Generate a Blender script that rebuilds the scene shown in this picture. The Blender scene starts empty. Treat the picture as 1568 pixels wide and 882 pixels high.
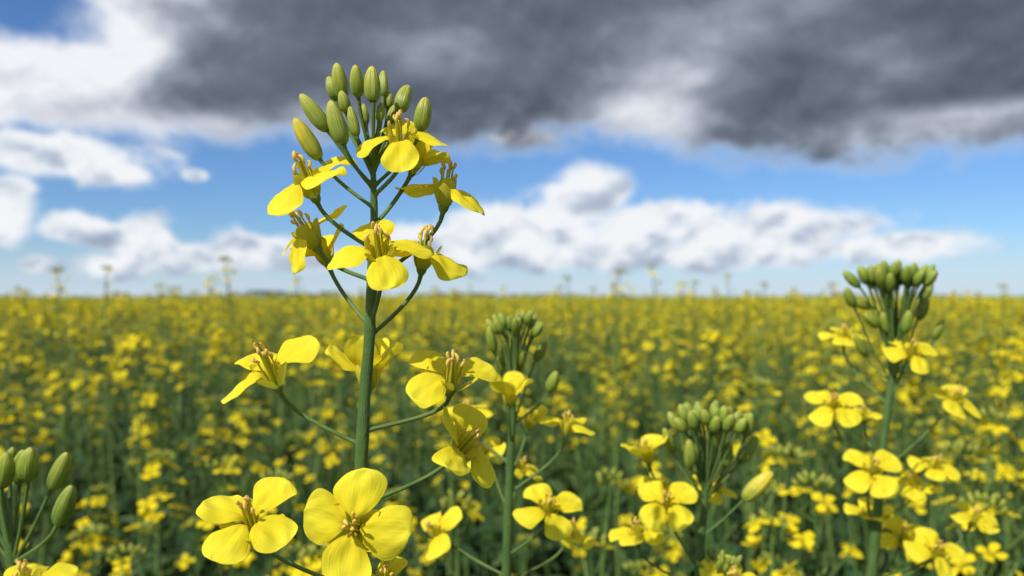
import bpy, math, random
import numpy as np
from mathutils import Vector, Matrix, Quaternion, Euler
random.seed(7)
R = random.Random(11)
sc = bpy.context.scene
ZC = 1.35            # eye height above soil
FP = 1220.0
TAU = 2*math.pi
def at(x, y, d):
    """measured bearing (x right, y down) at distance d -> world position"""
    return Vector(((x-784)/FP*d, d, ZC+(455-y)/FP*d))
def lerp(a, b, t): return a+(b-a)*t

# ------------------------------------------------------------------ materials
def newmat(name):
    m = bpy.data.materials.new(name); m.use_nodes = True
    nt = m.node_tree; nt.nodes.clear()
    return m, nt
def ramp(nt, stops, fac):
    r = nt.nodes.new('ShaderNodeValToRGB')
    e = r.color_ramp.elements
    while len(e) < len(stops): e.new(0.5)
    for i, (p, c) in enumerate(stops):
        e[i].position = p; e[i].color = (*c, 1)
    nt.links.new(fac, r.inputs[0]); return r.outputs[0]
def leafy(name, stops, key, transl, rough, spec=0.3, bump=0.0, vein=None, noise_amt=0.25, nscale=300, veincol=0.0):
    m, nt = newmat(name); L = nt.links; N = nt.nodes
    at_ = N.new('ShaderNodeAttribute'); at_.attribute_name = 'pd'
    sep = N.new('ShaderNodeSeparateXYZ'); L.new(at_.outputs['Vector'], sep.inputs[0])
    no = N.new('ShaderNodeTexNoise'); no.inputs['Scale'].default_value = nscale; no.inputs['Detail'].default_value = 2
    tc = N.new('ShaderNodeTexCoord'); L.new(tc.outputs['Object'], no.inputs['Vector'])
    mm = N.new('ShaderNodeMath'); mm.operation = 'MULTIPLY_ADD'
    L.new(no.outputs[0], mm.inputs[0]); mm.inputs[1].default_value = noise_amt
    ad = N.new('ShaderNodeMath'); ad.operation = 'SUBTRACT'
    L.new(sep.outputs[key], ad.inputs[0]); ad.inputs[1].default_value = noise_amt*0.5
    L.new(ad.outputs[0], mm.inputs[2])
    fac = mm.outputs[0]
    p = N.new('ShaderNodeBsdfPrincipled')
    p.inputs['Roughness'].default_value = rough
    p.inputs['Specular IOR Level'].default_value = spec
    if bump:
        cv = N.new('ShaderNodeCombineXYZ')
        a = N.new('ShaderNodeMath'); a.operation = 'MULTIPLY'; L.new(sep.outputs[0], a.inputs[0]); a.inputs[1].default_value = vein[0]
        b = N.new('ShaderNodeMath'); b.operation = 'MULTIPLY'; L.new(sep.outputs[1], b.inputs[0]); b.inputs[1].default_value = vein[1]
        L.new(a.outputs[0], cv.inputs[0]); L.new(b.outputs[0], cv.inputs[1]); L.new(sep.outputs[2], cv.inputs[2])
        vn = N.new('ShaderNodeTexNoise'); vn.inputs['Scale'].default_value = 1; vn.inputs['Detail'].default_value = 2
        L.new(cv.outputs[0], vn.inputs['Vector'])
        bp = N.new('ShaderNodeBump'); bp.inputs['Strength'].default_value = bump; bp.inputs['Distance'].default_value = 0.0005
        L.new(vn.outputs[0], bp.inputs['Height']); L.new(bp.outputs[0], p.inputs['Normal'])
        if veincol:
            q = N.new('ShaderNodeMath'); q.operation = 'MULTIPLY_ADD'; L.new(vn.outputs[0], q.inputs[0]); q.inputs[1].default_value = veincol
            q2 = N.new('ShaderNodeMath'); q2.operation = 'SUBTRACT'; L.new(fac, q2.inputs[0]); q2.inputs[1].default_value = veincol*.5
            L.new(q2.outputs[0], q.inputs[2]); fac = q.outputs[0]
    col = ramp(nt, stops, fac)
    L.new(col, p.inputs['Base Color'])
    out = N.new('ShaderNodeOutputMaterial')
    if transl > 0:
        t = N.new('ShaderNodeBsdfTranslucent'); L.new(col, t.inputs[0])
        ms = N.new('ShaderNodeMixShader'); ms.inputs[0].default_value = transl
        L.new(p.outputs[0], ms.inputs[1]); L.new(t.outputs[0], ms.inputs[2]); L.new(ms.outputs[0], out.inputs[0])
    else: L.new(p.outputs[0], out.inputs[0])
    return m
PETAL, SEPAL, BUD, STEM, ANTH, LEAF, FPET = range(7)
M_petal = leafy('petal_yellow', [(0.0, (0.52, 0.50, 0.04)), (0.26, (0.80, 0.65, 0.022)), (0.6, (0.90, 0.755, 0.030)), (1.0, (0.95, 0.83, 0.055))], 1, 0.36, 0.7, 0.10, 0.32, (13, 2.6), noise_amt=0.35, nscale=450, veincol=.28)
M_sepal = leafy('sepal_yellow_green', [(0.0, (0.36, 0.44, 0.05)), (0.5, (0.60, 0.58, 0.045)), (1.0, (0.80, 0.70, 0.05))], 1, 0.35, 0.5, 0.3, 0.4, (12, 3), veincol=.3)
M_bud = leafy('bud_green', [(0.0, (0.12, 0.21, 0.04)), (0.4, (0.28, 0.35, 0.045)), (0.8, (0.48, 0.47, 0.055)), (1.0, (0.74, 0.60, 0.05))], 1, 0.12, 0.42, 0.4, 0.6, (14, 2), noise_amt=0.45, nscale=500, veincol=.35)
M_stem = leafy('stem_green', [(0.0, (0.045, 0.095, 0.024)), (0.5, (0.085, 0.155, 0.036)), (1.0, (0.20, 0.28, 0.06))], 2, 0.0, 0.5, 0.35, 0.5, (14, 30), noise_amt=0.6, nscale=240, veincol=.45)
M_anth = leafy('anther_orange', [(0.0, (0.90, 0.80, 0.16)), (0.5, (0.92, 0.72, 0.18)), (1.0, (0.92, 0.60, 0.16))], 1, 0.3, 0.6)
M_leaf = leafy('leaf_green', [(0.0, (0.025, 0.06, 0.018)), (0.5, (0.04, 0.095, 0.026)), (1.0, (0.075, 0.13, 0.035))], 2, 0.15, 0.5, 0.3, noise_amt=0.5, nscale=20)
M_fpet = leafy('field_petal_yellow', [(0.0, (0.70, 0.55, 0.014)), (0.5, (0.86, 0.68, 0.014)), (1.0, (0.92, 0.75, 0.022))], 1, 0.33, 0.7, 0.1, noise_amt=0.6, nscale=9)
MATS = [M_petal, M_sepal, M_bud, M_stem, M_anth, M_leaf, M_fpet]

# ------------------------------------------------------------------ mesh builder
class MB:
    def __init__(s): s.v = []; s.f = []; s.m = []; s.pd = []
    def grid(s, rows, mat, pds, close=False):
        nu = len(rows); nv = len(rows[0]); b = len(s.v)
        for r, q in zip(rows, pds):
            s.v.extend([tuple(p) for p in r]); s.pd.extend(q)
        for i in range(nu-1):
            for j in range(nv if close else nv-1):
                k = (j+1) % nv
                s.f.append((b+i*nv+j, b+i*nv+k, b+(i+1)*nv+k, b+(i+1)*nv+j)); s.m.append(mat)
    def tube(s, pts, rad, mat, n=8, tint=0.5, lobes=0.0, vstart=0, vend=1, off=0.0):
        rows = []; pds = []
        N = len(pts); t0 = (pts[1]-pts[0]).normalized()
        up = Vector((0, 0, 1)) if abs(t0.z) < 0.9 else Vector((1, 0, 0))
        a = t0.cross(up).normalized()
        for i, p in enumerate(pts):
            t = (pts[min(i+1, N-1)]-pts[max(i-1, 0)])
            if t.length < 1e-9: t = t0
            t = t.normalized()
            a = (a - t*a.dot(t)).normalized(); b = t.cross(a)
            row = []; q = []
            for j in range(n):
                th = TAU*j/n + off
                r = rad[i]*(1-lobes*(1-abs(math.sin(2*th)))**3)
                row.append(p + a*(r*math.cos(th)) + b*(r*math.sin(th)))
                q.append((abs(2*j/n-1)*1.0, lerp(vstart, vend, i/(N-1)), tint))
            rows.append(row); pds.append(q)
        s.grid(rows, mat, pds, True)
    def arr(s): return (np.array(s.v, dtype=np.float64), np.array(s.f), np.array(s.m), np.array(s.pd))
    def mesh(s, name):
        me = bpy.data.meshes.new(name); me.from_pydata(s.v, [], s.f); fin(me, s.m, s.pd); return me
def fin(me, mats, pd):
    for m in MATS: me.materials.append(m)
    me.polygons.foreach_set('material_index', np.asarray(mats, dtype=np.int32))
    me.polygons.foreach_set('use_smooth', np.ones(len(me.polygons), dtype=bool))
    a = me.attributes.new('pd', 'FLOAT_VECTOR', 'POINT')
    a.data.foreach_set('vector', np.asarray(pd, dtype=np.float32).ravel())
    me.update()
def merged(name, parts):
    V = []; F = []; Mt = []; P = []; off = 0
    for (v, f, mt, pd), M, T in parts:
        V.append(v @ M.T + T); F.append(f+off); Mt.append(mt); P.append(pd); off += len(v)
    V = np.concatenate(V); F = np.concatenate(F); Mt = np.concatenate(Mt); P = np.concatenate(P)
    me = bpy.data.meshes.new(name)
    me.vertices.add(len(V)); me.vertices.foreach_set('co', V.astype(np.float32).ravel())
    me.loops.add(len(F)*4); me.loops.foreach_set('vertex_index', F.astype(np.int32).ravel())
    me.polygons.add(len(F)); me.polygons.foreach_set('loop_start', np.arange(0, len(F)*4, 4, dtype=np.int32))
    me.update(calc_edges=True); fin(me, Mt, P); return me
def xf(rz, tx=0., ty=0., s=1.):
    return np.array(Euler((tx, ty, rz)).to_matrix())*s
def bez(p0, p1, p2, p3, n):
    o = []
    for i in range(n+1):
        t = i/n; u = 1-t
        o.append(p0*u**3+p1*(3*u*u*t)+p2*(3*u*t*t)+p3*t**3)
    return o

def petal(mb, base, ax, d, L, W, opn, droop, nu, nv, rng, mat=PETAL, start=78, claw=0.2, cup=0.18, r0=0.0006, wav=1.0, tv=(0, 1), bend=(.32, 1.5), dens=1.6, wp=.62):
    side = ax.cross(d).normalized()
    ts = [1-(1-i/nu)**dens for i in range(nu+1)]
    r, h = r0, 0.0; prev = 0
    rows = []; pds = []; tint = rng.random()
    ph = rng.random()*6; tw = rng.uniform(-0.32, 0.32)*wav; cu = cup*rng.uniform(0.1, 1.9)
    notch = rng.uniform(0, 0.08); f1 = rng.uniform(6, 11); skew = rng.uniform(-.10, .10)*wav
    tm = wp/(wp+.42); nrmw = 1.0/((tm**wp)*((1-tm)**.42))
    for t in ts:
        m = 6 if t > prev else 1
        for k in range(m):
            tt = lerp(prev, t, (k+0.5)/m)
            if tt < bend[0]: phi = lerp(start, opn, (tt/bend[0])**bend[1])
            else: phi = opn - droop*((tt-bend[0])/(1-bend[0]))**1.3
            phr = math.radians(phi); ds = (t-prev)*L/m
            r += math.cos(phr)*ds; h += math.sin(phr)*ds
        prev = t
        tt = max(0, (t-claw)/(1-claw))
        w = W*0.5*.80*max(0.16 if t < 0.9 else 0.0, nrmw*(tt**wp)*((1-tt)**0.42))
        nrm = d*(-math.sin(phr))+ax*math.cos(phr)
        fwd = d*math.cos(phr)+ax*math.sin(phr)
        row = []; q = []
        for j in range(nv+1):
            x = 2*j/nv-1
            o = -cu*w*(x*x) - 0.12*w*math.exp(-(x*5)**2)*wav + wav*w*(0.15*math.sin(ph+t*f1+x*2)*x*x + .045*math.sin(ph*2+t*12+x*6) + .02*math.sin(ph*5+t*23-x*11)) + tw*w*x*t
            p = base + ax*h + d*r + side*(x*w*(1+wav*.04*math.sin(ph*3+t*14)*(1 if x > 0 else -.8)) + skew*L*t*t) + nrm*o
            if t > 0.8: p = p - fwd*(notch*L*math.exp(-(x*2.5)**2)*(t-0.8)*5)
            row.append(p); q.append((x, lerp(tv[0], tv[1], t), tint))
        rows.append(row); pds.append(q)
    mb.grid(rows, mat, pds)

def flower(mb, C, ax, pd, size=1.0, opn=(8, 8, 8, 8), droop=22, hi=True, rng=R, stam=True, sep_open=60, Wf=0.93, sep_scale=1.0, sep_w=3.6):
    ax = ax.normalized(); d0 = (pd-ax*pd.dot(ax)).normalized()
    mm = 0.001*size
    base = C-ax*(5.3 if hi else 3.4)*mm
    nu, nv = (20, 12) if hi else (4, 2)
    for k in range(4):
        if opn[k] is None: continue
        d = Quaternion(ax, TAU/4*k+rng.uniform(-.15, .15)) @ d0
        L = 13.2*mm*rng.uniform(.92, 1.06)
        if hi: petal(mb, base, ax, d, L+2.0*mm, L*Wf*rng.uniform(.92, 1.08), opn[k]+rng.uniform(-6, 6), droop*rng.uniform(.5, 1.5), nu, nv, rng, start=83, claw=.28, bend=(.42, 3.0), dens=1.25, wp=.80)
        else: petal(mb, base, ax, d, L, L*Wf*rng.uniform(.92, 1.06), opn[k]+rng.uniform(-6, 6), droop*rng.uniform(.5, 1.4), nu, nv, rng, mat=FPET)
    for k in range(4 if hi else 2):
        d = Quaternion(ax, TAU/4*(k+0.5)+rng.uniform(-.15, .15)) @ d0
        petal(mb, base-ax*0.3*mm, ax, d, 7.8*mm*sep_scale, sep_w*mm, sep_open+rng.uniform(-9, 8), -14, 8 if hi else 2, 4 if hi else 1, rng, SEPAL, start=42, claw=0.0, cup=-0.5, wav=0.1)
    if hi:
        mb.tube([base-ax*1.4*mm, base-ax*0.6*mm, base+ax*0.4*mm, base+ax*1.6*mm], [0.6*mm, 1.1*mm, 1.35*mm, 0.7*mm], STEM, 8, 0.9)
        if stam:
            for k in range(6):
                th = TAU/6*k+rng.uniform(-.2, .2)
                d = Quaternion(ax, th) @ d0
                Ls = (9.6 if k % 3 else 7.6)*mm*rng.uniform(.92, 1.06)
                p0 = base+d*0.7*mm; sp = rng.uniform(.7, 1.3)*mm*(1 if k % 3 else 1.8)
                p3 = base+ax*Ls+d*sp
                path = bez(p0, p0+ax*Ls*.4+d*.6*mm, p3-ax*Ls*.35, p3, 6)
                mb.tube(path, [0.24*mm]*7, SEPAL, 5, 0.5, vstart=.7, vend=1)
                tdir = (ax*0.8+d*rng.uniform(-.5, .8)).normalized()
                q0 = p3-tdir*0.7*mm; q3 = p3+tdir*1.5*mm - d*rng.uniform(.2, 1.0)*mm
                path = bez(q0, p3+tdir*.3*mm+d*.3*mm, p3+tdir*1.1*mm+d*.3*mm, q3, 6)
                mb.tube(path, [x*mm for x in (.15, .38, .46, .45, .4, .3, .06)], ANTH, 6, rng.random(), vstart=rng.uniform(0, .4), vend=1.0)
            path = [base, base+ax*4*mm, base+ax*7.6*mm, base+ax*8.3*mm, base+ax*8.8*mm, base+ax*9*mm]
            mb.tube(path, [x*mm for x in (.6, .62, .42, .46, .5, .1)], SEPAL, 7, .6, vstart=.2, vend=.85)
    return base-ax*1.3*mm, ax

def bud(mb, b, tip, rad, hi=True, tint=.5, yel=0.0):
    ax = (tip-b)
    prof = [(0, .35), (.05, .62), (.16, .86), (.34, 1.0), (.55, .96), (.74, .80), (.88, .56), (.96, .34), (1, .08)] if hi else [(0, .4), (.3, 1), (.7, .85), (1, .1)]
    side = ax.cross(Vector((.3, .2, 1))).normalized()*(ax.length*(tint-.5)*.10)
    pts = [b+ax*s+side*(4*s*(1-s)) for s, _ in prof]
    mb.tube(pts, [rad*r for _, r in prof], BUD, 24 if hi else 4, tint, lobes=0.18 if hi else 0, vstart=0.05+yel*.6, vend=.88+yel, off=tint*6)

def pedicel(mb, s0, out, b, ax, r=0.00055, hi=True, tint=.6):
    dist = (b-s0).length
    pts = bez(s0, s0+out*dist*.36, b-ax*dist*.26, b, 9 if hi else 3)
    n = len(pts)
    mb.tube(pts, [r*(1.6 if i == 0 else (1.2 if i == n-1 else 1)) for i in range(n)], STEM, 8 if hi else 3, tint)

def leafblade(mb, p, d, L, W, n=6, droop=1.0, tint=.5):
    side = d.cross(Vector((0, 0, 1))).normalized(); rows = []; pds = []
    for i in range(n+1):
        t = i/n
        c = p + d*(L*t) + Vector((0, 0, 1))*(L*(0.35*t-0.75*droop*t*t))
        w = W*.5*max(.06, 1.9*t**.6*(1-t)**.7)*(1+.12*math.sin(i*2.3))
        rows.append([c-side*w+Vector((0, 0, w*.35)), c, c+side*w+Vector((0, 0, w*.35))])
        pds.append([(x, t, tint) for x in (-1, 0, 1)])
    mb.grid(rows, LEAF, pds)

# ------------------------------------------------------------------ hero plants
class Plant:
    def __init__(s, D, stem, r, yel=0.):
        s.mb = MB(); s.D = D; s.s = D/FP; s.yel = yel
        s.st = stem
        pts = [at(x, y, D) for x, y, w in stem]; rad = [w*.445*s.s for x, y, w in stem]
        P = []; Q = []
        for i in range(len(pts)-1):
            for k in range(4):
                t = k/4; P.append(pts[i].lerp(pts[i+1], t)+Vector((R.uniform(-1, 1), 0, 0))*1.6*s.s); Q.append(lerp(rad[i], rad[i+1], t)*(1+.07*math.sin(i*2.1+k*1.7)))
        P.append(pts[-1]); Q.append(rad[-1])
        for _ in range(2):
            P = [P[0]]+[(P[i-1]+P[i]*2+P[i+1])/4 for i in range(1, len(P)-1)]+[P[-1]]
        b = P[-1]
        for k in range(1, 9):
            t = k/8
            P.append(Vector((b.x+.02*math.sin(t*2), b.y+.012*t, lerp(b.z, -0.01, t)))); Q.append(lerp(rad[-1], rad[-1]*1.9, t))
        s.mb.tube(P, Q, STEM, 18, .38, vstart=0, vend=4, lobes=.07)
        for k in range(5):
            z = ZC-0.30-0.12*k; th = k*2.4+r
            leafblade(s.mb, Vector((b.x, b.y+.005, z)), Vector((math.cos(th), abs(math.sin(th))*.8+.1, 0)), .10+.02*k, .03+.008*k, 8)
    def sp(s, y):
        st = s.st
        for i in range(len(st)-1):
            if st[i][1] <= y <= st[i+1][1]:
                t = (y-st[i][1])/(st[i+1][1]-st[i][1]); return at(lerp(st[i][0], st[i+1][0], t), y, s.D)
        return at(st[0][0] if y < st[0][1] else st[-1][0], y, s.D)
    def fl(s, x, y, dd, ax, pd, sy=None, size=1.0, opn=8, droop=22, **k):
        C = at(x, y, s.D+dd*.001)
        A = Vector((ax[0], -ax[2], ax[1])); Pd = Vector((pd[0], -pd[2], pd[1]))
        if not isinstance(opn, (tuple, list)): opn = (opn,)*4
        b, a = flower(s.mb, C, A, Pd, size, opn, droop, True, R, **k)
        if sy is not None: s.ped(b, a, sy)
    def ped(s, b, a, sy, r=.00046):
        p0 = s.sp(sy); o = (b-p0).normalized()
        pedicel(s.mb, p0, (o+Vector((o.x*.25, o.y*.25, -.05))).normalized(), b, a, r)
    def bud(s, bx, by, tx, ty, w, dd=0, tt=0, sy=None, yel=0, r=.0004):
        b = at(bx, by, s.D+dd*.001); t = at(tx, ty, s.D+(dd+tt)*.001)
        bud(s.mb, b, t, w*.47*s.s, True, R.random(), yel+s.yel+R.uniform(-.06, .08))
        if sy is not None: s.ped(b, (t-b).normalized(), sy, r)
    def cluster(s, x, y, n, rx, ry, sy, blen, bw, flat=.6):
        for i in range(n):
            t = math.sqrt((i+.5)/n); th = i*2.39996+R.uniform(-.25, .25)
            cx, cz = math.cos(th)*t, math.sin(th)*t
            up = math.sqrt(max(0, 1-t*t*.9))
            px = rx*s.s*.86*R.uniform(.85, 1.12)
            c = at(x, y, s.D)+Vector((cx*px, cz*px, up*ry*s.s-ry*s.s*.5+R.uniform(-6, 6)*s.s))
            a = Vector((cx*.65+R.uniform(-.2, .2), cz*.65, .35+up*flat+.3)).normalized()
            L = blen*s.s*lerp(.72, 1.05, t)*R.uniform(.85, 1.12)
            bud(s.mb, c, c+a*L, bw*.47*s.s*lerp(.8, 1.05, t), True, R.random(), s.yel+R.uniform(-.15, .05))
            s.ped(c, a, sy+t*22, .0004)
    def done(s, name='canola_plant'):
        o = bpy.data.objects.new(name, s.mb.mesh(name)); sc.collection.objects.link(o); return o
n_ = None
# main plant
h = Plant(.17, [(567, 210, 6), (571, 250, 9), (573, 330, 14), (570, 430, 18), (566, 500, 20), (560, 600, 21), (553, 735, 23), (556, 882, 25), (560, 1000, 28)], .3, .08)
for b in [(525, 152, 514, 95, 27, 2, -2, 255), (548, 148, 543, 98, 23, -4, -2, 250), (571, 155, 569, 100, 28, -5, 0, 245), (586, 147, 586, 107, 18, 3, 1, 250),
          (612, 170, 625, 130, 28, 1, 2, 262), (643, 199, 651, 148, 30, 0, -1, 285), (501, 199, 459, 143, 29, -2, -1, 285), (526, 221, 505, 153, 30, -7, -1, 290),
          (489, 243, 450, 180, 30, 1, -2, 318, .28), (513, 152, 502, 116, 21, 4, 0, 262), (546, 208, 535, 162, 18, -2, 0, 270), (594, 166, 596, 139, 18, 4, 0, 252),
          (530, 172, 521, 138, 20, 0, -1, 262), (560, 190, 556, 158, 15, 3, 0, 250), (580, 185, 583, 156, 16, -3, 0, 238), (597, 190, 604, 160, 15, 2, 0, 252)]:
    h.bud(b[0], b[1], b[2], b[3], b[4], b[5], b[6], b[7], b[8] if len(b) > 8 else 0)
h.fl(611, 206, -6, (.02, .88, .50), (-1, 0, .25), 300, .84, (-10, -20, -6, 8), 22)
h.fl(640, 246, 3, (.45, .9, -.1), (1, 0, .3), 345, .62, (40, 60, 58, 60), 10, stam=False, sep_open=70, sep_w=4.4)
h.fl(468, 270, -2, (-.32, .88, .34), (-.85, -.3, .55), 382, .93, (-24, 2, 2, n_), 14, sep_open=70, sep_w=4.4)
h.fl(684, 283, 1, (.15, .98, .10), (.9, 0, .5), 430, .92, (-20, n_, -8, n_), 20, sep_open=74, sep_w=4.8)
h.fl(468, 352, 2, (-.48, .80, .16), (-.7, -.3, .5), 430, .88, (-40, n_, 10, 0), 14, sep_open=70, sep_w=5.2)
h.fl(580, 379, -9, (0, .86, .62), (-.98, -.1, .35), 505, .90, (-6, -14, -6, 5), 20)
h.fl(650, 380, 2, (.15, .95, .16), (.85, -.1, .5), 517, .90, (-20, n_, 8, 0), 22, sep_open=68, sep_w=5)
h.fl(494, 385, 8, (-.35, .85, .0), (1, -.2, .1), 498, .66, (40, 45, 40, 45), 8, stam=False, sep_open=70, sep_w=4.8)
h.fl(412, 562, -3, (-.26, .88, .40), (-.85, -.4, .45), 682, .95, (-12, n_, 4, 2), 12, sep_open=52, sep_w=3.8)
h.fl(563, 566, 9, (.0, 1, .0), (1, .1, .25), 655, .88, (46, 64, 42, 62), 12, stam=False, sep_open=74, sep_w=4.8)
h.fl(692, 570, -2, (.12, .86, .46), (-.8, -.3, .5), 660, .95, (-8, n_, -6, 10), 12, sep_open=50, sep_w=3.8)
h.fl(712, 680, 4, (.55, .62, .34), (-.7, .6, .2), 772, .92, (38, 6, -8, 26), 14, sep_open=58, sep_w=4.2)
h.fl(384, 789, -6, (-.05, .84, .54), (-.72, .7, .0), 905, .93, (10, 0, 0, 6), 14, sep_open=30, Wf=1.0)
h.fl(541, 805, -12, (.0, .34, .93), (.12, 1, 0), 860, .93, (6, 4, 6, 4), 14, sep_open=30, Wf=1.06)
h.fl(590, 886, -10, (.05, .9, .3), (1, .2, .3), 960, .6, 10, 20)
h.bud(592, 868, 592, 850, 8, -8, 0, 920)
h.done()

# second plant, right of the main one
p = Plant(.262, [(787, 560, 7), (785, 640, 13), (780, 720, 15), (775, 882, 17), (772, 980, 20)], 1.2, -.12)
p.cluster(789, 512, 18, 36, 28, 590, 28, 14)
for b in [(765, 575, 765, 545, 17), (820, 552, 836, 522, 19), (840, 600, 852, 568, 21), (757, 540, 748, 500, 17), (795, 560, 800, 535, 16), (775, 560, 770, 528, 16)]:
    p.bud(*b, R.uniform(-6, 6), -2, 650)
p.fl(781, 602, -8, (.05, 1, .25), (1, .1, .4), 680, .8, (58, 50, 58, 50), 0, stam=False, sep_open=72, sep_w=4.6)
p.fl(868, 648, 2, (.1, 1, .15), (1, -.1, .5), 755, .8, (-8, 0, 5, n_), 20, sep_open=70, sep_w=4.4)
p.fl(840, 776, -10, (.05, .82, .6), (-1, -.1, .4), 850, .96, (4, -8, 2, 6), 18)
p.fl(668, 812, 5, (-.55, .6, .35), (.6, .8, .1), 880, .92, (10, 5, n_, 0), 16)
p.fl(718, 628, 10, (-.1, .9, .3), (1, 0, .5), 710, .72, (0, -8, 5, 10), 20)
p.fl(812, 640, 10, (.2, .9, .2), (1, 0, .5), 735, .7, (30, 30, 35, 30), 10)
p.fl(872, 812, 12, (.3, .9, .2), (1, 0, .5), 890, .8, (10, -10, 5, 10), 20)
p.fl(800, 715, 16, (.3, .9, .2), (1, 0, .5), 800, .7, (10, 0, 5, 10), 20)
p.fl(742, 690, 12, (-.3, .8, .4), (1, 0, .5), 780, .7, (10, 0, 5, 10), 20)
p.done()

# third plant
p = Plant(.272, [(1082, 700, 8), (1080, 745, 12), (1073, 820, 14), (1068, 882, 15), (1064, 980, 18)], 2.2, -.14)
p.cluster(1085, 655, 26, 56, 26, 735, 30, 18, .5)
for b in [(1030, 692, 1016, 655, 18), (1055, 715, 1054, 672, 20), (1130, 708, 1158, 667, 22), (1108, 715, 1116, 675, 19), (1100, 690, 1104, 652, 18), (1140, 668, 1150, 632, 18)]:
    p.bud(*b, R.uniform(-6, 4), -2, 765)
p.bud(1138, 764, 1182, 722, 28, -3, -2, 820, .75)
p.fl(990, 690, 4, (-.2, 1, .1), (1, .1, .4), 810, .85, (44, 20, 38, 42), 12, sep_open=70, sep_w=4.2)
p.fl(1020, 768, -8, (-.15, .7, .65), (.5, .85, .1), 870, .88, (5, 5, 5, 5), 16)
p.fl(975, 812, 2, (-.1, 1, .2), (1, .1, .5), 900, .85, (-12, -15, 0, 5), 22)
p.fl(1118, 884, -6, (.1, .85, .55), (1, .1, .4), 960, .96, (0, 0, 5, 5), 18)
p.fl(1010, 745, 14, (-.1, .8, .4), (1, .1, .4), 840, .7, (0, 0, 5, 5), 18)
p.fl(1095, 745, 14, (.1, .8, .4), (1, .1, .4), 810, .7, (0, 0, 5, 5), 18)
p.cluster(1098, 868, 14, 30, 18, 940, 20, 10)
p.done()

# fourth plant (right, tall)
p = Plant(.31, [(1372, 470, 7), (1368, 560, 12), (1355, 650, 14), (1343, 780, 16), (1332, 882, 18), (1325, 980, 20)], 4.1, -.16)
p.cluster(1368, 440, 34, 54, 26, 530, 30, 16, .45)
for b in [(1308, 470, 1296, 440, 17), (1335, 470, 1303, 462, 16), (1405, 490, 1420, 455, 18), (1345, 500, 1322, 480, 18), (1385, 510, 1392, 475, 17), (1410, 460, 1428, 432, 17), (1360, 510, 1352, 478, 16), (1430, 520, 1445, 490, 14), (1325, 545, 1308, 512, 15)]:
    p.bud(*b, R.uniform(-8, 8), -2, 585)
p.fl(1395, 537, -8, (.05, .80, .65), (-1, 0, .4), 615, .88, (-4, -8, 0, 5), 18)
p.fl(1276, 618, -2, (-.15, .80, .52), (-1, -.2, .4), 740, .98, (-8, -8, 6, 5), 18)
p.fl(1322, 632, 10, (-.1, 1, .2), (1, 0, .4), 720, .7, (0, 0, 5, 5), 20)
p.fl(1460, 608, 4, (.2, .80, .52), (1, -.25, .4), 720, .95, (-8, 0, 6, 5), 18)
p.fl(1292, 512, 18, (-.1, .9, .3), (1, .1, .4), 620, .9, (5, 0, 5, 5), 20)
p.fl(1335, 718, -10, (-.05, .75, .62), (-1, -.15, .4), 830, 1.02, (0, -4, 4, 4), 16)
p.fl(1430, 712, 12, (.1, .9, .4), (1, .1, .4), 800, .85, (5, 0, 5, 5), 20)
p.fl(1395, 738, 18, (.1, .9, .4), (1, .1, .4), 800, .95, (5, 0, 5, 5), 20)
p.fl(1328, 785, 4, (-.2, .9, .3), (1, .1, .4), 860, .8, (25, 20, 25, 25), 12)
p.fl(1432, 842, -6, (.1, .75, .6), (-1, .2, .3), 900, 1.0, (0, 0, 5, 5), 16)
p.fl(1380, 820, 8, (.0, .85, .5), (-1, .1, .3), 900, .95, (0, 0, 5, 5), 16)
p.fl(1490, 790, 16, (.2, .9, .3), (-1, .1, .3), 890, .85, (0, 0, 5, 5), 16)
p.done()

# fifth plant, at the left edge
p = Plant(.215, [(-10, 700, 10), (5, 770, 15), (22, 850, 18), (30, 960, 20), (32, 1040, 20)], 5.0, -.2)
for b in [(45, 735, 50, 685, 33, -4), (32, 740, 38, 688, 26, 3), (80, 748, 104, 692, 30, -2), (5, 745, 12, 692, 29, -3), (90, 802, 112, 742, 30, -6), (-20, 740, -14, 690, 30, 0), (-40, 770, -40, 710, 30, 0), (18, 725, 22, 684, 22, 8)]:
    p.bud(*b, -2, 860, 0, .0005)
p.fl(42, 888, -10, (-.05, .95, .25), (-1, 0, .4), 960, 1.0, (-2, -5, 6, 5), 18)
p.done()

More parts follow.
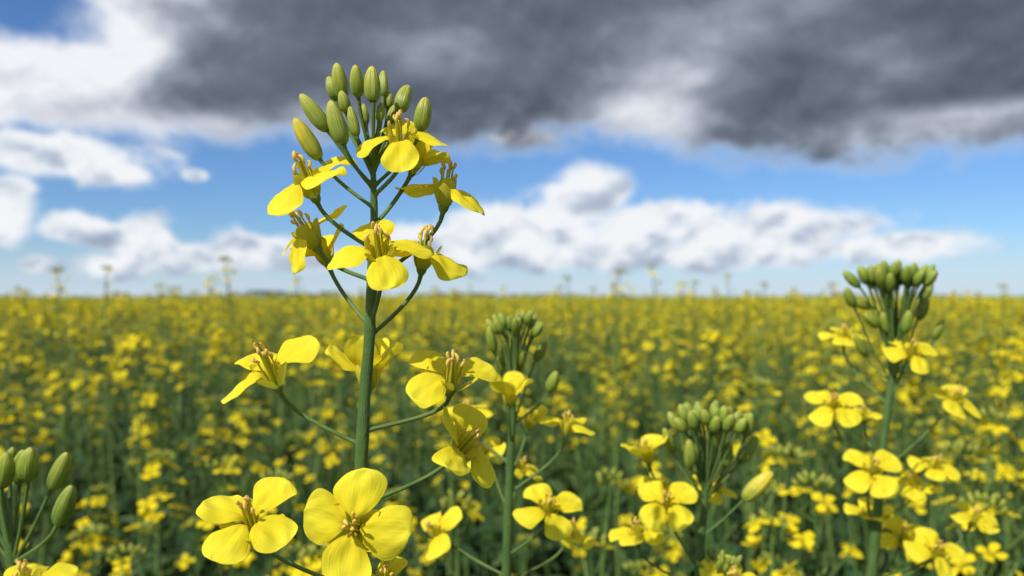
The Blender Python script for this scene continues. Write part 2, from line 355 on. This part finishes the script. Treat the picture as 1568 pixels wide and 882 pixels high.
# ------------------------------------------------------------------ field racemes
def raceme(rng, lod):
    mb = MB()
    dx, dy = rng.uniform(-.06, .06), rng.uniform(-.06, .06)
    def sp(z):
        t = -z
        return Vector((dx*t*t*1.2, dy*t*t*1.2, z))
    zs = [0.0, -.05, -.15, -.35, -.7, -1.4] if lod == 0 else [0, -.2, -1.35]
    mb.tube([sp(z) for z in zs], [.0008, .0015, .002, .0028, .004, .005][:len(zs)] if lod == 0 else [.0012, .002, .004], STEM, 5 if lod == 0 else 3, rng.uniform(.1, .8))
    nb = rng.randint(8, 15) if lod == 0 else 0
    for i in range(nb):
        t = math.sqrt((i+.5)/nb); th = i*2.4
        c = Vector((math.cos(th)*t*.011, math.sin(th)*t*.011, .006-t*.006+rng.uniform(-.002, .002)))
        a = Vector((math.cos(th)*.6, math.sin(th)*.6, 1)).normalized()
        bud(mb, c, c+a*.007, .0018, False, rng.random())
    if lod >= 1:
        for k in range(2 if lod == 1 else 1):
            b = Vector((rng.uniform(-.004, .004), rng.uniform(-.004, .004), -.004))
            bud(mb, b, b+Vector((0, 0, .016)), .006, False, .5)
    n = rng.choice([2, 4, 6, 7, 9, 10, 11, 13])
    if lod == 2: n = max(3, int(n*.6))
    for i in range(n):
        t = i/n; th = i*2.4+rng.uniform(-.5, .5)
        z = -.006-.078*t+rng.uniform(-.006, .006)
        rad = lerp(.010, .024, t**.6)*rng.uniform(.8, 1.2)
        o = Vector((math.cos(th), math.sin(th), 0))
        b = sp(z)+o*rad+Vector((0, 0, rad*.3))
        a = (o*rng.uniform(.15, .9)+Vector((0, 0, .9))).normalized()
        sz = .88*rng.uniform(.7, 1.12)
        if lod == 0:
            op = rng.choice([5, 0, 10, -8, 40])
            bb, aa = flower(mb, b+a*.003, a, Vector((rng.uniform(-1, 1), rng.uniform(-1, 1), .1)), sz, (op,)*4, 20, False, rng, Wf=.85, sep_open=48, sep_w=2.9)
            pedicel(mb, sp(z-.014), (o+Vector((0, 0, .4))).normalized(), bb, aa, .0006, False)
        else:
            d0 = Vector((rng.uniform(-1, 1), rng.uniform(-1, 1), 0)); d0 = (d0-a*d0.dot(a)).normalized()
            for k in range(4 if lod == 1 else 2):
                d = Quaternion(a, TAU/(4 if lod == 1 else 2)*k) @ d0; s = a.cross(d)
                L = .0118*sz*(1 if lod == 1 else 1.25); w = .0052*sz*(1 if lod == 1 else 1.25)
                dr = a*rng.uniform(-.006, .002)
                mb.grid([[b, b+d*L*.6-s*w], [b+d*L*.6+s*w+dr*.3, b+d*L+dr]], FPET, [[(0, .4, .5), (0, .6, .5)], [(0, .6, .5), (0, .9, .5)]])
            if lod == 1: mb.tube([sp(z-.014), b], [.0006, .0006], STEM, 3, .6)
    np_ = rng.randint(4, 12) if lod == 0 else (rng.randint(2, 5) if lod == 1 else 2)
    for i in range(np_):
        th = rng.random()*TAU; z = -.09-.012*i*(1 if lod == 0 else 2)
        o = Vector((math.cos(th), math.sin(th), 0)); q = sp(z)
        m = q+o*.018+Vector((0, 0, .006)); e = m+(o*.5+Vector((0, 0, .8)))*rng.uniform(.02, .04)
        if lod == 0: mb.tube([q, m, m.lerp(e, .3), m.lerp(e, .8), e], [.0005, .0005, .0011, .001, .0002], STEM, 4, .8)
        else: mb.tube([q, m, e], [.0006, .001, .0008], STEM, 3, .7)
    nl = {0: 7, 1: 5, 2: 3}[lod]
    for i in range(nl):
        th = rng.random()*TAU; z = -.17-.09*i+rng.uniform(-.04, .04)
        leafblade(mb, sp(z), Vector((math.cos(th), math.sin(th), 0)), rng.uniform(.04, .08)+.022*i, .014+.012*i, 4 if lod == 0 else 2, rng.uniform(.2, 1.2), rng.random())
    return mb

def swell(x, y):
    return .022*math.sin(x*2.1+y*.7+1)+.020*math.sin(y*2.6-x*1.3)+.018*math.sin(x*5.3+y*3.1)
def height(rng, D=5, x=0, y=0):
    h_ = -.022-.24*rng.random()+swell(x, y)
    if rng.random() < .09 and D > 1.5: h_ = rng.uniform(-.05, .036)
    return min(h_, .038)

field = bpy.data.objects.new('canola_field', None); sc.collection.objects.link(field)
def inst(me, loc, rz, name='field_patch'):
    o = bpy.data.objects.new(name, me)
    o.location = loc; o.rotation_euler = (0, 0, rz)
    o.parent = field; sc.collection.objects.link(o); return o
rr = random.Random(5)
near = [raceme(rr, 0).arr() for _ in range(18)]
cell = .094
n = int(3.2/cell)
chunks = {}
def put(x, y, z, rz, tx, ty, s):
    chunks.setdefault((int(x//1.5), int(y//1.5)), []).append((rr.choice(near), xf(rz, tx, ty, s), np.array([x, y, z])))
for i in range(-n, n):
    for j in range(-int(.8/cell), n):
        x = (i+rr.random())*cell; y = (j+rr.random())*cell
        D = math.hypot(x, y)
        if y < -.8 or D < .50 or y >= 3.0 or abs(x) >= 3.0: continue
        hh = height(rr, D, x, y)
        if D < 1.0:
            hh = -.15-.20*rr.random()
            if rr.random() < .15: continue
        elif D < 1.6: hh = min(hh, -.05)
        put(x, y, ZC+hh, rr.random()*TAU, rr.uniform(-.14, .14), rr.uniform(-.14, .14), rr.uniform(.82, 1.15))
for (x, y, D) in [(90, 412, 1.7), (163, 408, 1.8), (345, 396, 1.5), (322, 425, 2.2), (868, 423, 2.0), (948, 412, 1.8), (1000, 406, 1.7), (1115, 420, 2.2), (1065, 430, 2.3), (1170, 432, 2.4), (1275, 432, 2.2), (1535, 436, 1.9), (940, 432, 2.8), (720, 436, 2.6), (455, 425, 2.1), (262, 440, 2.5), (1215, 440, 2.7), (40, 445, 2.3), (1480, 445, 2.8),
                  (1205, 695, .52), (1245, 740, .47), (1505, 775, .46), (1465, 690, .56), (700, 770, .55), (935, 735, .56), (345, 712, .60), (425, 735, .58), (195, 850, .52), (490, 850, .48), (1180, 800, .50), (905, 830, .5), (250, 700, .75), (1160, 590, .7), (1520, 640, .62)]:
    q = at(x, y+4, D); put(q.x, q.y, q.z, rr.random()*TAU, rr.uniform(-.1, .1), rr.uniform(-.1, .1), .92)
for k in chunks: inst(merged('field_patch_near', chunks[k]), (0, 0, 0), 0, 'field_patch_near')

def tile(lod, size, dens, rng, nvar=18):
    vs = [raceme(rng, lod).arr() for _ in range(nvar)]
    parts = []
    g = int(math.sqrt(size*size*dens)); so_ = rng.random()*50
    for i in range(g):
        for j in range(g):
            x = (i+rng.random())/g*size-size/2; y = (j+rng.random())/g*size-size/2
            parts.append((rng.choice(vs), xf(rng.random()*TAU, rng.uniform(-.1, .1), rng.uniform(-.1, .1), rng.uniform(.85, 1.2)), np.array([x, y, ZC+height(rng, 5, x+so_, y)])))
    return merged('field_tile', parts)
t1 = [tile(1, 2, 108, rr) for _ in range(5)]
t2 = [tile(2, 8, 85, rr) for _ in range(3)]
for i in range(-9, 9):
    for j in range(-1, 11):
        cx, cy = i*2+0., j*2+0.
        if abs(cx) <= 2.01 and cy <= 2.01: continue
        if abs(cx) > 17 or cy > 19: continue
        inst(rr.choice(t1), (cx, cy, 0), rr.randint(0, 3)*math.pi/2)
for j in range(0, 24):
    for i in range(-20, 21):
        cx, cy = i*8., j*8.
        if abs(cx) <= 16 and cy <= 16: continue
        if abs(cx) > cy*.9+24: continue
        inst(rr.choice(t2), (cx, cy, 0), rr.randint(0, 3)*math.pi/2, name='field_patch_far')

# ------------------------------------------------------------------ ground
m, nt = newmat('soil_and_stubble'); N = nt.nodes; L = nt.links
tc = N.new('ShaderNodeTexCoord'); no = N.new('ShaderNodeTexNoise'); no.inputs['Scale'].default_value = 6; no.inputs['Detail'].default_value = 4
L.new(tc.outputs['Object'], no.inputs['Vector'])
c = ramp(nt, [(.3, (.015, .022, .008)), (.55, (.03, .045, .014)), (.8, (.06, .05, .03))], no.outputs[0])
b = N.new('ShaderNodeBsdfPrincipled'); b.inputs['Roughness'].default_value = .95; L.new(c, b.inputs['Base Color'])
bp = N.new('ShaderNodeBump'); bp.inputs['Distance'].default_value = .05; L.new(no.outputs[0], bp.inputs['Height']); L.new(bp.outputs[0], b.inputs['Normal'])
o = N.new('ShaderNodeOutputMaterial'); L.new(b.outputs[0], o.inputs[0])
me = bpy.data.meshes.new('ground'); S = 3000
me.from_pydata([(-S, -S, 0), (S, -S, 0), (S, S, 0), (-S, S, 0)], [], [(0, 1, 2, 3)]); me.materials.append(m)
g = bpy.data.objects.new('ground', me); sc.collection.objects.link(g)

# ------------------------------------------------------------------ distant tree line
m, nt = newmat('distant_foliage'); N = nt.nodes; L = nt.links
tc = N.new('ShaderNodeTexCoord'); no = N.new('ShaderNodeTexNoise'); no.inputs['Scale'].default_value = .4; no.inputs['Detail'].default_value = 3
L.new(tc.outputs['Object'], no.inputs['Vector'])
c = ramp(nt, [(.3, (.05, .07, .06)), (.7, (.09, .12, .09))], no.outputs[0])
b = N.new('ShaderNodeBsdfPrincipled'); b.inputs['Roughness'].default_value = .9; L.new(c, b.inputs['Base Color'])
o = N.new('ShaderNodeOutputMaterial'); L.new(b.outputs[0], o.inputs[0])
tr = random.Random(3); V = []; F = []
for x in np.arange(-420, 420, 2.2):
    y = 480+20*math.sin(x*.02)
    hgt = 1.2+1.0*math.sin(x*.031+1)+.5*math.sin(x*.11)+tr.uniform(-.5, .9)
    if -160 < x < -100: hgt += 3.0
    if -55 < x < -10: hgt += 1.8
    hgt = max(.6, hgt)
    for k in range(22):
        cx, cy, cz = x+tr.gauss(0, 1.5), y+tr.gauss(0, 2), hgt*tr.random()**.7
        r = tr.uniform(.3, .8); a = tr.random()*TAU; bb = tr.uniform(-1, 1); n0 = len(V)
        e1 = Vector((math.cos(a), math.sin(a), bb*.5))*r; e2 = Vector((-math.sin(a)*.3, math.cos(a)*.3, 1))*r
        cc = Vector((cx, cy, cz))
        V += [tuple(cc-e1-e2), tuple(cc+e1-e2*.7), tuple(cc+e1*.8+e2), tuple(cc-e1*.9+e2*.8)]; F.append((n0, n0+1, n0+2, n0+3))
me = bpy.data.meshes.new('distant_tree_line'); me.from_pydata(V, [], F); me.materials.append(m)
sc.collection.objects.link(bpy.data.objects.new('distant_tree_line', me))

# ------------------------------------------------------------------ sky + clouds
SUN = Vector((-.48, -.56, .74)).normalized()
el_s = math.asin(SUN.z); az_s = math.atan2(SUN.x, SUN.y)
w = bpy.data.worlds.new('World'); sc.world = w; w.use_nodes = True
w.cycles.sampling_method = 'NONE'
nt = w.node_tree; nt.nodes.clear(); N = nt.nodes; L = nt.links
class S:
    def __init__(s, k): s.k = k
    def _b(s, op, o, rev=False, c=None):
        n = N.new('ShaderNodeMath'); n.operation = op
        a, b_ = (o, s) if rev else (s, o)
        for i, q in enumerate((a, b_) + ((c,) if c is not None else ())):
            if isinstance(q, S): L.new(q.k, n.inputs[i])
            elif q is not None: n.inputs[i].default_value = q
        return S(n.outputs[0])
    def __add__(s, o): return s._b('ADD', o)
    __radd__ = __add__
    def __sub__(s, o): return s._b('SUBTRACT', o)
    def __rsub__(s, o): return s._b('SUBTRACT', o, True)
    def __mul__(s, o): return s._b('MULTIPLY', o)
    __rmul__ = __mul__
    def __truediv__(s, o): return s._b('DIVIDE', o)
    def mx(s, o): return s._b('MAXIMUM', o)
    def smx(s, o, c): return s._b('SMOOTH_MAX', o, c=c)
def sstep(x, a, b_, lo=0., hi=1.):
    n = N.new('ShaderNodeMapRange'); n.interpolation_type = 'SMOOTHSTEP'
    L.new(x.k, n.inputs['Value']); n.inputs['From Min'].default_value = a; n.inputs['From Max'].default_value = b_
    n.inputs['To Min'].default_value = lo; n.inputs['To Max'].default_value = hi
    return S(n.outputs[0])
def vec(x, y, z):
    n = N.new('ShaderNodeCombineXYZ')
    for i, q in enumerate((x, y, z)):
        if isinstance(q, S): L.new(q.k, n.inputs[i])
        else: n.inputs[i].default_value = q
    return n.outputs[0]
def noise(v, scale, det=6, rough=.55, dist=0.):
    n = N.new('ShaderNodeTexNoise'); L.new(v, n.inputs['Vector'])
    n.inputs['Scale'].default_value = scale; n.inputs['Detail'].default_value = det; n.inputs['Roughness'].default_value = rough; n.inputs['Distortion'].default_value = dist
    return S(n.outputs[0])
tc = N.new('ShaderNodeTexCoord')
sx = N.new('ShaderNodeSeparateXYZ'); L.new(tc.outputs['Generated'], sx.inputs[0])
X, Y, Z = S(sx.outputs[0]), S(sx.outputs[1]), S(sx.outputs[2])
U = X._b('ARCTAN2', Y)
_a = N.new('ShaderNodeMath'); _a.operation = 'ARCSINE'; L.new(Z.k, _a.inputs[0]); Vv = S(_a.outputs[0])
def ae(px, py):
    a = math.atan((px-784)/FP); return a, math.atan((455-py)/FP*math.cos(a))
P0 = vec(U, Vv, 0.)
def blob(px, py, rx, ry):
    a, e = ae(px, py)
    s1 = N.new('ShaderNodeVectorMath'); s1.operation = 'SUBTRACT'; L.new(P0, s1.inputs[0]); s1.inputs[1].default_value = (a, e, 0)
    s2 = N.new('ShaderNodeVectorMath'); s2.operation = 'MULTIPLY'; L.new(s1.outputs[0], s2.inputs[0]); s2.inputs[1].default_value = (FP/rx, FP/ry, 0)
    s3 = N.new('ShaderNodeVectorMath'); s3.operation = 'LENGTH'; L.new(s2.outputs[0], s3.inputs[0])
    return 1.0-S(s3.outputs['Value'])
nA = noise(vec(U, Vv*1.7, 3.1), 6, 2, .45)                # large soft masses
Uw = U+(nA-.5)*.10                                        # gentle domain warp
nB = noise(vec(Uw, Vv*1.4, 7.7), 19, 5, .54)              # billows
nB2 = noise(vec(Uw+.006, Vv*1.4-.026, 7.7), 19, 3, .54)
lit_relief = (nB2-nB)  # cloud self-shading put into the colour: tops lit from above

wb = [(905, 298, 90, 45), (1000, 345, 200, 50), (820, 350, 190, 50), (1180, 355, 190, 42), (1340, 378, 150, 26), (700, 375, 140, 45), (880, 390, 260, 30), (1090, 390, 260, 28),
      (215, 370, 75, 42), (115, 348, 60, 26), (300, 395, 110, 28), (400, 385, 90, 36), (470, 400, 90, 25), (175, 405, 70, 25), (60, 405, 28, 14),
      (90, 240, 150, 38), (185, 262, 50, 20), (10, 320, 40, 55), (20, 285, 35, 20), (300, 268, 22, 9), (790, 207, 70, 16),
      (1620, 380, 30, 30)]
fw = None
for q in wb:
    z = blob(*q); fw = z if fw is None else fw.smx(z, .12)
aw = sstep(fw + (nB-.5)*1.7 + (nA-.5)*.3, -.14, .40)
haze = sstep(Vv, -.01, .085, .88, 0.) * sstep(nA+nB, .6, 1.3, .75, 1.)
baseg = sstep(Vv, ae(784, 418)[1], ae(784, 350)[1])
wsh = (lit_relief*2.2 + .66 + baseg*.30 + (nA-.5)*.3)

fc = N.new('ShaderNodeFloatCurve')
mr = N.new('ShaderNodeMapRange'); L.new(U.k, mr.inputs['Value']); mr.inputs['From Min'].default_value = -.62; mr.inputs['From Max'].default_value = .62
L.new(mr.outputs[0], fc.inputs['Value'])
base_pts = [(-60, 195), (60, 192), (200, 207), (400, 212), (600, 205), (750, 222), (860, 208), (950, 200), (1050, 232), (1200, 252), (1400, 238), (1568, 220)]
cm = fc.mapping.curves[0]
ptl = [((ae(a, b_)[0]+.62)/1.24, ae(a, b_)[1]/.5) for a, b_ in base_pts]
cm.points[0].location = (0, ptl[0][1]); cm.points[1].location = (1, ptl[-1][1])
for q in ptl:
    if .01 < q[0] < .99: cm.points.new(*q)
fc.mapping.update()
vb = S(fc.outputs[0])*.5
edge = (Vv-vb)/.03
ed = edge + (nB-.5)*2.4 + (nA-.5)*1.0
ad = sstep(ed, -.7, .8)
corner = blob(10, -10, 130, 60)
ad = ad*sstep(corner+(nB-.5)*1.0, -.1, .5, 1., 0.)
brk = sstep(Vv, .42, .8)  # unseen gaps in the high cloud, added to let sky light in
ad = ad*(1.0-brk*sstep(nA, .45, .6))
dk = sstep(U + (nA-.5)*.2, ae(150, 0)[0], ae(370, 0)[0])
nC = (nB-.5)*.7+(nA-.5)*.4
def lit(q, amt): return sstep(blob(*q)+nC, -.35, .85, 0., amt)
dkf = dk*.86
for q, a in [((1030, 125, 140, 110), .45), ((1340, 100, 100, 50), .30), ((1420, 190, 260, 28), .45), ((660, 75, 120, 50), .32), ((1190, 15, 150, 45), .28), ((960, 190, 130, 45), .42), ((330, 200, 150, 24), .45), ((1000, 232, 60, 16), .4), ((300, 50, 120, 110), .15)]:
    dkf = dkf - lit(q, a)
for q, a in [((1180, 225, 140, 42), .36), ((740, 185, 220, 50), .30), ((1250, 130, 110, 50), .12), ((60, 120, 120, 30), .12), ((150, 180, 90, 25), .18), ((1120, 170, 60, 50), .12), ((1480, 40, 150, 60), .1)]:
    dkf = dkf + lit(q, a)
thin = sstep(ed, 0., 2.2)
dkf = dkf*(thin*.40+.60) + (nA-.5)*.30 - lit_relief*.55
dkf = dkf*(1.0-sstep(Vv, .45, .9, 0., .6))  # unseen overhead cloud made paler so it gives more sky light
def cramp(f, stops):
    r = N.new('ShaderNodeValToRGB'); e = r.color_ramp.elements
    while len(e) < len(stops): e.new(.5)
    for i, (p_, c_) in enumerate(stops): e[i].position = p_; e[i].color = (*c_, 1)
    L.new(f.k, r.inputs[0]); return r.outputs[0]
colD = cramp(dkf, [(0, (.88, .90, .94)), (.25, (.57, .61, .69)), (.5, (.29, .33, .405)), (.75, (.155, .182, .235)), (1, (.095, .116, .155))])
colW = cramp(wsh, [(.2, (.34, .41, .53)), (.5, (.50, .57, .69)), (.75, (.74, .79, .86)), (1, (.90, .92, .95))])
sky = N.new('ShaderNodeTexSky'); sky.sky_type = 'NISHITA'; sky.sun_disc = False
sky.sun_elevation = el_s; sky.sun_rotation = az_s; sky.air_density = 1.0; sky.dust_density = .2; sky.ozone_density = 3.0
def mixc(f, a, b_, mode='MIX'):
    n = N.new('ShaderNodeMix'); n.data_type = 'RGBA'; n.blend_type = mode
    if isinstance(f, S): L.new(f.k, n.inputs[0])
    else: n.inputs[0].default_value = f
    for i, q in ((6, a), (7, b_)):
        if isinstance(q, tuple): n.inputs[i].default_value = (*q, 1)
        else: L.new(q, n.inputs[i])
    return n.outputs[2]
bg1 = N.new('ShaderNodeBackground'); bg1.inputs[1].default_value = .10
L.new(mixc(1.0, sky.outputs[0], (.62, .85, 1.16), 'MULTIPLY'), bg1.inputs[0])
cc = mixc(ad, mixc(aw, (.62, .73, .87), colW), colD)
amax = aw.mx(ad).mx(haze)
bg2 = N.new('ShaderNodeBackground'); bg2.inputs[1].default_value = 1.0; L.new(cc, bg2.inputs[0])
ms = N.new('ShaderNodeMixShader'); L.new(amax.k, ms.inputs[0]); L.new(bg1.outputs[0], ms.inputs[1]); L.new(bg2.outputs[0], ms.inputs[2])
ow = N.new('ShaderNodeOutputWorld'); L.new(ms.outputs[0], ow.inputs[0])

sun = bpy.data.lights.new('sun', 'SUN'); sun.energy = 4.5; sun.angle = math.radians(.6); sun.color = (1, .955, .88)
so = bpy.data.objects.new('sun', sun); so.rotation_euler = (-SUN).to_track_quat('-Z', 'Y').to_euler(); so.location = (0, 0, 10); sc.collection.objects.link(so)

# ------------------------------------------------------------------ camera
cam = bpy.data.cameras.new('camera'); co = bpy.data.objects.new('camera', cam); sc.collection.objects.link(co)
cam.sensor_width = 36; cam.lens = 36*FP/1568
co.location = (0, 0, ZC); co.rotation_euler = (math.radians(90)+math.atan(14/FP), 0, 0)
cam.clip_start = .01; cam.clip_end = 6000
cam.dof.use_dof = True; cam.dof.focus_distance = .168; cam.dof.aperture_fstop = 16
sc.camera = co
sc.view_settings.view_transform = 'Standard'; sc.view_settings.look = 'None'; sc.view_settings.exposure = 0
